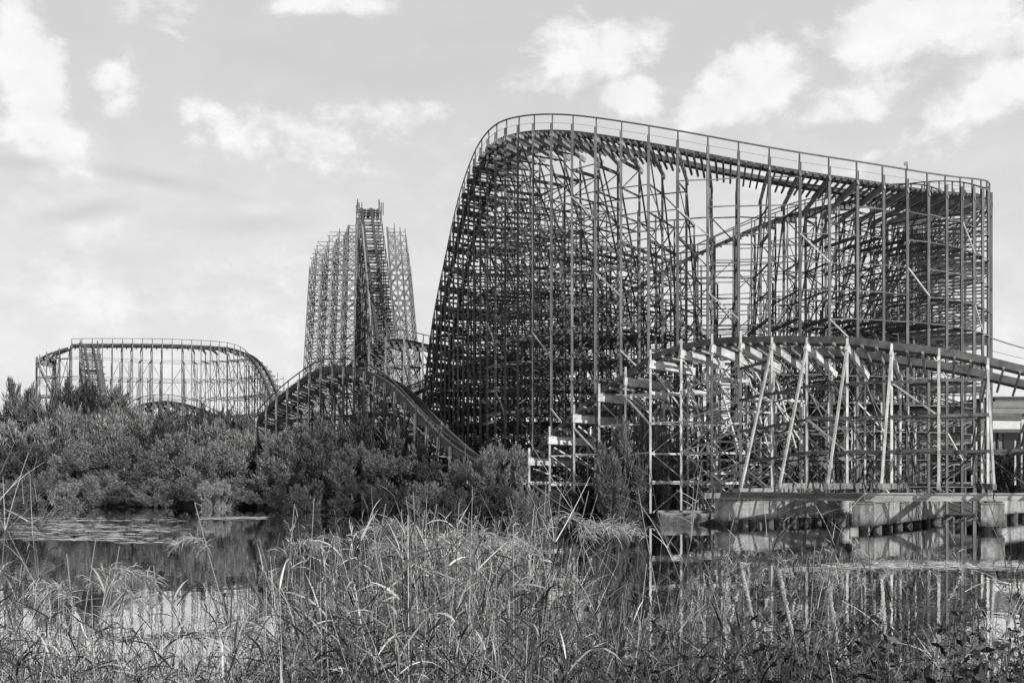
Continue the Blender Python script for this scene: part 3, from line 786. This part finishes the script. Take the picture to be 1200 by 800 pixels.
def leaf_mesh(name, C, D, ln, wd, mat):
    """C: centres, D: directions; thin bent leaves (quads)"""
    n = len(C)
    r = rng.normal(size=(n, 3)); s = np.cross(D, r); s /= np.linalg.norm(s, axis=1)[:, None] + 1e-9
    ln = ln[:, None]; wd = wd[:, None]
    v = np.empty((n, 4, 3)); v[:, 0] = C - D*ln*.5; v[:, 1] = C + s*wd*.5; v[:, 2] = C + D*ln*.5; v[:, 3] = C - s*wd*.5
    me = bpy.data.meshes.new(name)
    me.vertices.add(n*4); me.vertices.foreach_set('co', v.reshape(-1))
    me.loops.add(n*4); me.loops.foreach_set('vertex_index', np.arange(n*4, dtype=np.int32))
    me.polygons.add(n); me.polygons.foreach_set('loop_start', np.arange(0, n*4, 4, dtype=np.int32)); me.polygons.foreach_set('loop_total', np.full(n, 4, np.int32))
    me.update(); me.materials.append(M[mat]); return me


def crown_points(nclump, n, flat=.8, spread=.27, low=.05):
    """unit crown: base at z=0, height 1, half width about .5"""
    c = rng.normal(size=(nclump, 3)); c /= np.linalg.norm(c, axis=1)[:, None]
    c *= rng.uniform(.35, 1.0, (nclump, 1))**.5
    c[:, :2] *= .42; c[:, 2] = .52 + c[:, 2]*.42
    c[:, :2] *= (1.15 - .35*c[:, 2:3])
    sz = rng.uniform(.35, 1.15, nclump)*spread*.5
    k = rng.integers(0, nclump, n)
    d = rng.normal(size=(n, 3)); d /= np.linalg.norm(d, axis=1)[:, None]
    rr = rng.uniform(0, 1, (n, 1))**.42
    p = c[k] + d*rr*sz[k][:, None]*(.85, .85, 1.35)
    p[:, 2] = np.maximum(p[:, 2], low*rng.uniform(0, 1, n))
    ns = 90; per = 34; sh_n = ns*per          # leafy shoots that break the outline
    si = rng.integers(0, nclump, ns); sd = c[si] - (0, 0, .35); sd /= np.linalg.norm(sd, axis=1)[:, None]
    sd = sd*.8 + (0, 0, .9) + rng.normal(size=(ns, 3))*.25; sd /= np.linalg.norm(sd, axis=1)[:, None]
    st = c[si] + sd*sz[si][:, None]*.7; sl = rng.uniform(.05, .14, ns)
    tt_ = np.tile(np.linspace(0, 1, per), ns); q = np.repeat(np.arange(ns), per)
    p[:sh_n] = st[q] + sd[q]*(tt_*sl[q])[:, None] + rng.normal(size=(sh_n, 3))*.010; d[:sh_n] = sd[q]
    D = d*.7 + (0, 0, .75) + rng.normal(size=(n, 3))*.45 + (p - (0, 0, .3))*.5
    D /= np.linalg.norm(D, axis=1)[:, None]
    return p, D


crowns = []
for k in range(6):
    p, D = crown_points(rng.integers(46, 70), 19000, spread=.26)
    n = len(p)
    crowns.append((p, D))
crown_me = {}
for k, (p, D) in enumerate(crowns):
    for mt in ('leaf_mid', 'leaf_dark', 'leaf_pale'):
        if (k + {'leaf_mid': 0, 'leaf_dark': 1, 'leaf_pale': 2}[mt]) % 2 and mt != 'leaf_mid': continue
        n = len(p)
        crown_me[(k, mt)] = leaf_mesh('crown', p, D, rng.uniform(.035, .10, n), rng.uniform(.005, .012, n), mt)


def trunk_mesh(seed):
    r = random.Random(seed); m = MB()
    for s in range(6):
        a = r.uniform(0, 6.28); q = r.uniform(.12, .34); bx_, by_ = .03*math.cos(a), .03*math.sin(a)
        pts = [(bx_, by_, -.04), (bx_ + q*.25*math.cos(a), by_ + q*.25*math.sin(a), .18), (q*.7*math.cos(a), q*.7*math.sin(a), .42), (q*math.cos(a+.2), q*math.sin(a+.2), r.uniform(.6, .85))]
        m.tube(pts, [.016, .013, .009, .004], 5)
        for b in range(3):
            t = r.uniform(.3, .9); p0 = np.array(pts[1])*(1-t) + np.array(pts[3])*t
            m.tube([p0, p0 + (r.uniform(-.15, .15), r.uniform(-.15, .15), r.uniform(.05, .2))], [.006, .002], 4)
    me_o = m.build('trunk', 'bark'); me = me_o.data; bpy.data.objects.remove(me_o); return me
trunks = [trunk_mesh(i) for i in range(3)]


def tree(name, label, px, py_top, d, width_px, mat, k, group, zb=None):
    x = (px-600)/F*d; zt = EYE + (HOR-py_top)/F*d
    zb = ground_z(x, d) if zb is None else zb
    h = zt - zb; w = width_px/F*d
    T = thing(name, label, 'tree' if 'tree' in name else 'shrub', (x, d, zb), group)
    T.rotation_euler = (0, 0, rnd.uniform(0, 6.28))
    keys = [q for q in crown_me if q[1] == mat]; me = crown_me[keys[k % len(keys)]]
    for nm, mm in (('crown', me), ('trunk', trunks[k % 3])):
        o = bpy.data.objects.new(nm, mm); col.objects.link(o); o.parent = T; o.scale = (w*1.08, w*1.08, h*1.0)
    return T


def tone(label, mat):
    w = {'leaf_mid': 'mid-grey', 'leaf_dark': 'dark', 'leaf_pale': 'pale'}[mat]
    return w + ' ' + label


def bank(pxs, tops, d0, w, name, label, group, mats, jit=6):
    for i, (a, b) in enumerate(zip(pxs, tops)):
        tree(name, tone(label, mats[i % len(mats)]), a + rnd.uniform(-5, 5), b + rnd.uniform(-jit, jit)*.5, d0(a) + rnd.uniform(-1.5, 1.5), w*rnd.uniform(.85, 1.2), mats[i % len(mats)], rnd.randrange(6), group)


def sh(px): return float(shore(px))
# back row: tall trees behind the bank
bank([-30, 20, 62, 102, 142], [464, 452, 447, 448, 461], lambda a: 146, 92, 'bank_tree', 'tall rounded tree rising against the sky below the distant turnaround', 'tall trees at the back of the bank', ['leaf_dark', 'leaf_mid', 'leaf_mid'])
bank([178, 222, 262, 300, 335], [472, 477, 482, 483, 480], lambda a: 138, 85, 'bank_tree', 'mid-height tree beneath the low far hump', 'trees between far hump and bank', ['leaf_mid', 'leaf_dark', 'leaf_dark'])
# middle row
bank([-25, 30, 85, 140, 190, 245, 300], [492, 490, 478, 483, 490, 496, 500], lambda a: 132, 95, 'bank_shrub', 'feathery shrub halfway up the left bank', 'feathery shrubs on the left bank', ['leaf_mid', 'leaf_pale', 'leaf_mid', 'leaf_mid', 'leaf_dark'])
bank([350, 395, 440, 478, 515], [494, 481, 478, 490, 502], lambda a: sh(a) + 9, 85, 'bank_shrub', 'full rounded shrub in front of the arched hump', 'shrubs in front of the arched hump', ['leaf_mid', 'leaf_mid', 'leaf_dark', 'leaf_mid'])
bank([552, 585, 622], [534, 516, 524], lambda a: sh(a) + 3.0, 70, 'bank_shrub', 'feathery shrub at the foot of the turnaround drop', 'shrubs at the foot of the drop', ['leaf_mid', 'leaf_pale', 'leaf_pale'])
# front rows
bank([-20, 40, 95, 150, 205, 262, 318], [530, 518, 524, 515, 512, 522, 520], lambda a: 124, 88, 'bank_shrub', 'dense leafy shrub in the second row above the water', 'second-row shrubs on the left bank', ['leaf_mid', 'leaf_dark', 'leaf_mid', 'leaf_mid', 'leaf_pale'])
bank([-25, 5, 32, 62, 90, 118, 150, 178, 204, 228, 256, 282, 308], [562, 566, 560, 552, 562, 556, 566, 560, 566, 552, 560, 556, 566], lambda a: sh(a) - 1.2, 56, 'water_edge_bush', 'low bush leaning over the still water', 'low bushes along the waterline', ['leaf_mid', 'leaf_pale', 'leaf_mid'])
bank([335, 375, 418, 462, 505, 548], [528, 520, 522, 530, 534, 552], lambda a: sh(a) + 4.0, 76, 'bank_shrub', 'tangled shrub near the reeds below the arched hump', 'tangled shrubs near the reeds', ['leaf_mid', 'leaf_dark', 'leaf_mid'])
bank([330, 372, 415, 455, 500, 540, 580, 620, 655], [565, 560, 563, 566, 562, 568, 566, 570, 572], lambda a: sh(a) - .9, 56, 'water_edge_bush', 'low bush at the waterline below the turnaround drop', 'low bushes at the waterline below the drop', ['leaf_dark', 'leaf_mid', 'leaf_dark'])
# shrubs inside the base of the coaster
bank([733, 768, 750, 785], [500, 478, 530, 520], lambda a: 81.5 + (a-738)*.02, 62, 'bank_shrub', 'shrub growing up through the base of the low hill', 'shrubs growing in the low hill base', ['leaf_mid', 'leaf_pale', 'leaf_mid'])
bank([690, 712, 790], [566, 572, 572], lambda a: sh(a) - .2, 48, 'water_edge_bush', 'small bush beside the broken slab', 'small bushes beside the slab', ['leaf_dark'])
bank([800, 850, 905, 960, 1015, 1070, 1125, 1185, 1240], [516, 508, 514, 506, 512, 504, 510, 522, 520], lambda a: 114 + (a % 7), 84, 'bank_shrub', 'low shrub on the shore behind the pile caps, seen through the lattice', 'low shrubs behind the pile caps', ['leaf_dark', 'leaf_dark', 'leaf_mid'])
bank(list(range(560, 1260, 62)), [505, 520, 512, 524, 515, 522, 510, 520, 516, 524, 518, 522], lambda a: 172 + (a % 11), 90, 'background_tree', 'background tree dimly seen through the turnaround lattice', 'trees behind the turnaround', ['leaf_dark', 'leaf_mid'])

# ------------------------------------------------------------------ stones and floating weed
for i, (px_, py_, d_) in enumerate(((735, 606, 84), (741, 610, 82), (752, 607, 83), (727, 608, 83.5), (747, 603, 85), (45, 583, 117), (62, 583, 117.5), (120, 584, 117))):
    p = pix(px_, py_, d_); p[2] = max(.02, p[2])
    me = bpy.data.meshes.new('bank_stone'); import bmesh
    bm = bmesh.new(); bmesh.ops.create_icosphere(bm, subdivisions=2, radius=.5)
    for v in bm.verts:
        v.co *= rnd.uniform(.75, 1.15); v.co.z *= .5; v.co.x *= 1.3
    bm.to_mesh(me); bm.free(); me.materials.append(M['stone'])
    o = bpy.data.objects.new('bank_stone', me); col.objects.link(o); o.location = p; o.scale = [rnd.uniform(.5, .9)]*3
    tag(o, 'pale stone at the water edge beside the broken slab' if i < 5 else 'pale stone at the far shore under the bushes', 'stone', 'pale stones by the slab' if i < 5 else 'pale stones on the far shore')


def weed():
    V = []; Fc = []
    def disc(x, y, r):
        k = len(V); a0 = rng.uniform(0, 6.28); n = 6
        for q in range(n):
            a = a0 + 6.283*q/n; rr = r*rng.uniform(.6, 1.2); V.append((x + rr*math.cos(a)*1.8, y + rr*math.sin(a), .012 + rng.uniform(0, .006)))
        Fc.append(tuple(range(k, k+n)))
    streaks = [(px, py) for px, py in zip(rng.uniform(25, 200, 60), rng.uniform(606, 636, 60))]
    for (px, py) in streaks:
        w = (1 - abs(px-110)/130)
        for _ in range(int(26*max(w, .1))):
            a = px + rng.normal()*20; b = py + rng.normal()*.5
            d = EYE*F/(b-HOR); disc((a-600)/F*d, d, rng.uniform(.06, .20))
    for _ in range(90):
        a = rng.uniform(240, 310); b = 607 + rng.normal()*1.0; d = EYE*F/(b-HOR); disc((a-600)/F*d, d, rng.uniform(.1, .3))
    for _ in range(260):     # thin mat in front of the caps
        a = rng.uniform(960, 1210); b = 664 + rng.normal()*2.0; d = EYE*F/(b-HOR); disc((a-600)/F*d, d, rng.uniform(.05, .13))
    me = bpy.data.meshes.new('floating_weed'); me.from_pydata(V, [], Fc); me.materials.append(M['weed'])
    o = bpy.data.objects.new('floating_weed', me); col.objects.link(o); tag(o, 'pale floating weed in thin streaks on the pond', 'weed', kind='stuff')
weed()

# ------------------------------------------------------------------ foreground reeds
class Ribbons:
    def __init__(self): self.v = []; self.f = []; self.n = 0
    def ribbon(self, pts, w):
        """tapering strip along pts (k,3); w (k,)"""
        pts = np.asarray(pts); k = len(pts)
        d = np.gradient(pts, axis=0); r = rng.normal(size=3); s = np.cross(d, r); s /= np.linalg.norm(s, axis=1)[:, None] + 1e-9
        for i in range(1, k):
            if s[i] @ s[i-1] < 0: s[i] = -s[i]
        V = np.empty((2*k, 3)); V[0::2] = pts - s*w[:, None]*.5; V[1::2] = pts + s*w[:, None]*.5
        self.v.append(V); n = self.n
        self.f.extend([(n+2*i, n+2*i+1, n+2*i+3, n+2*i+2) for i in range(k-1)]); self.n += 2*k
    def build(self, name, mat, parent=None, org=(0, 0, 0)):
        me = bpy.data.meshes.new(name); me.from_pydata((np.concatenate(self.v) - np.asarray(org)).tolist(), [], self.f); me.materials.append(M[mat])
        o = bpy.data.objects.new(name, me); col.objects.link(o); o.parent = parent; return o


def arcpts(p, dirv, ln, droop, k=5):
    """blade from p along dirv bending down under its weight"""
    out = [np.array(p, float)]; v = np.array(dirv, float); v /= np.linalg.norm(v)
    for i in range(k-1):
        out.append(out[-1] + v*ln/(k-1)); v = v + np.array((0, 0, -droop/(k-1))); v /= np.linalg.norm(v)
    return np.array(out)


T5 = np.array([.55, 1, .9, .6, .08])
def reed(blades, stems, x, y, zb, h, lean, nleaf, lw=.016, ll=(.22, .5), sw=.007):
    az = rng.uniform(0, 6.28); lv = np.array((math.cos(az)*lean, math.sin(az)*lean, 1.0))
    S = arcpts((x, y, zb), lv, h, lean*.9, 7)
    stems.ribbon(S, np.linspace(sw, sw*.5, 7)); stems.ribbon(S, np.linspace(sw, sw*.5, 7))
    for q in range(nleaf):
        t = rng.uniform(.25, 1.0); i = t*6; a = int(min(i, 5)); p = S[a]*(1-(i-a)) + S[a+1]*(i-a)
        a2 = rng.uniform(0, 6.28); el = rng.uniform(.3, 1.3)
        dv = (math.cos(a2)*math.cos(el), math.sin(a2)*math.cos(el), math.sin(el))
        L_ = rng.uniform(*ll)
        blades.ribbon(arcpts(p, dv, L_, rng.uniform(.1, 1.5)), T5*lw*rng.uniform(.6, 1.3))
    return S


def top_row(px):   # photo row that the reed tops reach, by column
    return float(np.interp(px, [-100, 0, 40, 150, 250, 340, 400, 480, 560, 650, 720, 800, 900, 1000, 1100, 1200, 1300],
                           [660, 655, 700, 735, 730, 690, 640, 615, 612, 640, 672, 680, 690, 700, 722, 730, 730]))


blA, stA = Ribbons(), Ribbons()
clumps = np.stack([rng.uniform(-90, 720, 130), rng.uniform(5.4, 12.0, 130), rng.uniform(-25, 45, 130)], 1)
for i in range(1800):
    cpx, cd_, cty = clumps[rng.integers(0, 130)]
    px_ = cpx + rng.normal()*13
    if px_ > 560 and rng.uniform() < (px_-560)/170: continue
    if px_ < 330 and rng.uniform() < .25: continue
    d = max(5.2, cd_ + rng.normal()*.22)
    x = (px_-600)/F*d; zb = max(ground_z(x, d), -.15)
    ty = top_row(px_) + cty + abs(rng.normal())*60 - 6
    zt = EYE - (ty-HOR)/F*d; h = zt - zb
    if h < .25: continue
    reed(blA, stA, x, d, zb, h*1.03, abs(rng.normal())*.22, int(rng.integers(9, 16)), lw=.0085, ll=(.10, .30), sw=.005)
ub = Ribbons(); us = Ribbons()  # dark short reeds added to imitate the shade at the foot of the bed
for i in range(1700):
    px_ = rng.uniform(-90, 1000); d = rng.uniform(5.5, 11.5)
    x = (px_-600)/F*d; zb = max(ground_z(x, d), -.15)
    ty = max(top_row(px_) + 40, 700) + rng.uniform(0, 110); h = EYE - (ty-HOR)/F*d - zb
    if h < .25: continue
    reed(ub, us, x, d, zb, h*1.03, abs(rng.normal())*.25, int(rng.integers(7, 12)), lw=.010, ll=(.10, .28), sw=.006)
tag(ub.build('shade_undergrowth', 'reed_dark'), 'dark leaves added in place of shade beneath the arching reeds', 'shade_undergrowth', kind='stuff')
tag(us.build('shade_undergrowth_stems', 'twig'), 'dark thin stems added in place of shade beneath the reeds', 'shade_undergrowth', kind='stuff')
blA.build('reed_blades', 'reed'); ob = bpy.data.objects['reed_blades']; ob.name = 'reed_bed'
tag(ob, 'dense arching reed leaves filling the near bank', 'reeds', kind='stuff')
tag(stA.build('reed_stems', 'straw'), 'thin pale reed stems standing among the near leaves', 'reeds', kind='stuff')


def twigs(rb, x, y, zb, h, n, spread, w=.008):
    """thin branching dead stem"""
    S = arcpts((x, y, zb), (rng.normal()*spread, rng.normal()*spread, 1), h, spread*.5, 7); rb.ribbon(S, np.linspace(w, w*.4, 7)); rb.ribbon(S, np.linspace(w, w*.4, 7))
    ends = []
    for q in range(n):
        t = rng.uniform(.3, 1); i = t*6; a = int(min(i, 5)); p = S[a]*(1-(i-a)) + S[a+1]*(i-a)
        b = arcpts(p, (rng.normal()*.7, rng.normal()*.7, .9), h*rng.uniform(.06, .18), rng.uniform(-.2, .7), 4); rb.ribbon(b, np.linspace(w*.55, w*.25, 4)); ends.append(b)
    return S, ends


# dry wiry stems, centre and right
tw = Ribbons(); td = Ribbons()
for i in range(1250):
    px_ = rng.uniform(250, 1290)
    if px_ > 660 and rng.uniform() < .45: continue
    d = rng.uniform(6.0, 15.0); x = (px_-600)/F*d; zb = max(ground_z(x, d), -.2)
    ty = top_row(px_) - 30 + abs(rng.normal())*75; zt = EYE - (ty-HOR)/F*d; h = zt-zb
    if h < .3: continue
    twigs(tw if rng.uniform() < .6 else td, x, d, zb, h, int(rng.integers(4, 10)), .28, .0055)
tag(tw.build('dry_stems', 'straw'), 'wiry pale dead stems in front of the reflected coaster', 'reeds', kind='stuff')
tag(td.build('dark_stems', 'twig'), 'thin dark stems crossing the near bank', 'reeds', kind='stuff')

# dark leafy brush along the bottom right
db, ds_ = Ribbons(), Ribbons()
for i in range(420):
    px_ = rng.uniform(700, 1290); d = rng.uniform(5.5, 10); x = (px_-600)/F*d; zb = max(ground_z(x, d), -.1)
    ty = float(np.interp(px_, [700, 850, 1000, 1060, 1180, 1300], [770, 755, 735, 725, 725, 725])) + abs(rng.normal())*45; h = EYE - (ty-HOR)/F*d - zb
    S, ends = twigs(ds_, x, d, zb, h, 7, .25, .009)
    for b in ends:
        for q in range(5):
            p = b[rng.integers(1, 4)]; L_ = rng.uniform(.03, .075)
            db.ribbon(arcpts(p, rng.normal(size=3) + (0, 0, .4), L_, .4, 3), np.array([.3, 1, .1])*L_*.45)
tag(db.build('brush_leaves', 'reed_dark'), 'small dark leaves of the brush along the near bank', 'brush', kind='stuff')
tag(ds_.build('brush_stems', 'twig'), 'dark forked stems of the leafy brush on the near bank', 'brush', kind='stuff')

# small sedge tufts standing in the pond, farther out
sg, ss = Ribbons(), Ribbons()
for i in range(150):
    px_ = rng.uniform(840, 1180); d = rng.uniform(33, 44); x = (px_-600)/F*d
    if px_ > 1090 and rng.uniform() < .7: continue
    reed(sg, ss, x, d, -.15, rng.uniform(.3, 1.0)*(.6 if px_ > 1000 else 1), .3, 6, lw=.014, ll=(.15, .4), sw=.012)
for i in range(70):
    px_ = rng.uniform(330, 640); d = rng.uniform(40, 66); x = (px_-600)/F*d
    reed(sg, ss, x, d, -.15, rng.uniform(.5, 1.5), .35, 6, lw=.04, ll=(.3, .7), sw=.02)
tag(sg.build('pond_sedge', 'reed'), 'sedge tufts standing out in the pond water', 'sedge', kind='stuff')
tag(ss.build('pond_sedge_stems', 'straw'), 'stems of the sedge tufts out in the pond', 'sedge', kind='stuff')


# reeds that stand out one by one, with drooping plumes
def plume_reed(px_, py_, d, label, tilt, size=1.0):
    x = (px_-600)/F*d; zb = max(ground_z(x, d), -.15); zt = EYE - (py_-HOR)/F*d
    og = (x, d, zb); T = thing('plume_reed', label, 'reed', og, 'tall reeds with drooping plumes')
    h = zt - zb
    S = arcpts((x - tilt*h*.55, d, zb), (tilt, 0, 1), h*1.04*math.sqrt(1+tilt*tilt*.3), tilt*.3, 8)
    S = S + (np.array((x, d, zt)) - S[-1])*np.linspace(0, 1, 8)[:, None]
    m = MB(); m.tube(S, np.linspace(.007, .0035, 8), 5); m.build('stem', 'straw', T, og)
    rb = Ribbons(); sgn = 1 if tilt >= 0 else -1
    axis = arcpts(S[-2], (sgn*.5, 0, 1), .36*size, 2.4, 8)
    for q in range(150):
        i = rng.integers(1, 8); p = axis[i] + rng.normal(size=3)*.006
        rb.ribbon(arcpts(p, (sgn*.35 + rng.normal()*.45, rng.normal()*.45, .25 + rng.normal()*.4), rng.uniform(.05, .17)*size, 1.8, 4), np.array([.9, 1, .8, .3])*.0042)
    rb.ribbon(axis, np.full(8, .005)); rb.build('plume', 'plume', T, og)
    for q in range(4):
        t = rng.integers(2, 6); a2 = rng.uniform(0, 6.28)
        lb = Ribbons(); lb.ribbon(arcpts(S[t], (math.cos(a2)*.8, math.sin(a2)*.8, .9), rng.uniform(.3, .5), 1.5), T5*.02); lb.build('leaf', 'reed', T, og)


pl_lab = {'w': 'plumed reed leaning out over the open white water', 'c': 'plumed reed in the crowded clump against the dark shrubs', 'r': 'lone plumed reed rising in front of the low hill base'}
for (a, b, d_, tl, kk, sz) in [(112, 632, 8.0, .25, 'w', 1), (140, 640, 8.4, .3, 'w', 1), (78, 648, 7.4, -.2, 'w', .8), (180, 662, 7.8, -.15, 'w', .8), (228, 588, 9.0, -.55, 'w', .8),
                               (345, 590, 9, .15, 'c', .7), (368, 583, 9.5, .1, 'c', .7), (452, 590, 9, .3, 'c', 1), (484, 576, 9.4, -.1, 'c', 1.1), (498, 596, 8.6, .2, 'c', 1), (512, 590, 9.2, .3, 'c', 1),
                               (538, 588, 9.0, .1, 'c', 1.1), (550, 600, 8.4, .2, 'c', 1), (470, 600, 8.8, -.3, 'c', .9), (640, 565, 9.5, .12, 'c', 1.1), (628, 600, 8.6, -.3, 'c', 1), (700, 580, 9.6, .5, 'c', 1.2), (690, 575, 9.8, .4, 'c', 1),
                               (748, 575, 10, -.35, 'r', .9), (955, 632, 10.5, .1, 'r', .6)]:
    plume_reed(a, b, d_, pl_lab[kk], tl, sz)


def bare_sapling(px_, py_, d, label, n=16, tilt=0.):
    x = (px_-600)/F*d; zb = max(ground_z(x, d), -.15); zt = EYE - (py_-HOR)/F*d; h = zt-zb
    og = (x, d, zb); T = thing('bare_sapling', label, 'sapling', og, 'bare saplings on the near bank')
    S = arcpts((x - tilt*h, d, zb), (tilt, rng.normal()*.05, 1), h*1.05, tilt*.2, 8); m = MB(); m.tube(S, np.linspace(.012, .003, 8), 6); m.build('stem', 'bark', T, og)
    rb = Ribbons()
    for q in range(n):
        i = rng.integers(2, 8); b = arcpts(S[i], (rng.normal()*.6 + tilt, rng.normal()*.5, .8), h*rng.uniform(.10, .26), rng.uniform(-.3, .6), 5)
        rb.ribbon(b, np.linspace(.007, .002, 5))
        for w in range(3):
            rb.ribbon(arcpts(b[rng.integers(1, 5)], (rng.normal()*.7, rng.normal()*.6, .6), h*rng.uniform(.04, .12), .3, 3), np.array([.004, .003, .0015]))
    rb.build('branches', 'straw', T, og)
for (a, b, d_, tl) in [(655, 590, 8.2, .12), (672, 610, 8.8, -.2), (770, 600, 9, -.35), (800, 640, 8.2, .2), (860, 640, 9, .1), (905, 655, 8.4, -.25), (985, 650, 9, .22), (1010, 640, 9.6, -.1)]:
    bare_sapling(a, b, d_, 'bare forked sapling standing clear of the wiry stems in front of the caps', 18, tl)
for (a, b, d_, tl) in [(8, 640, 7.5, .1), (38, 648, 8, -.12), (-14, 625, 7.8, .12)]:
    bare_sapling(a, b, d_, 'bare forked sapling at the tangled end of the bank beside open water', 22, tl)
for (a, b, d_, tl) in [(1165, 655, 7.5, -.2), (1190, 690, 7.0, .15), (1130, 690, 7.4, .2)]:
    bare_sapling(a, b, d_, 'bare forked sapling above the dark leafy brush', 16, tl)
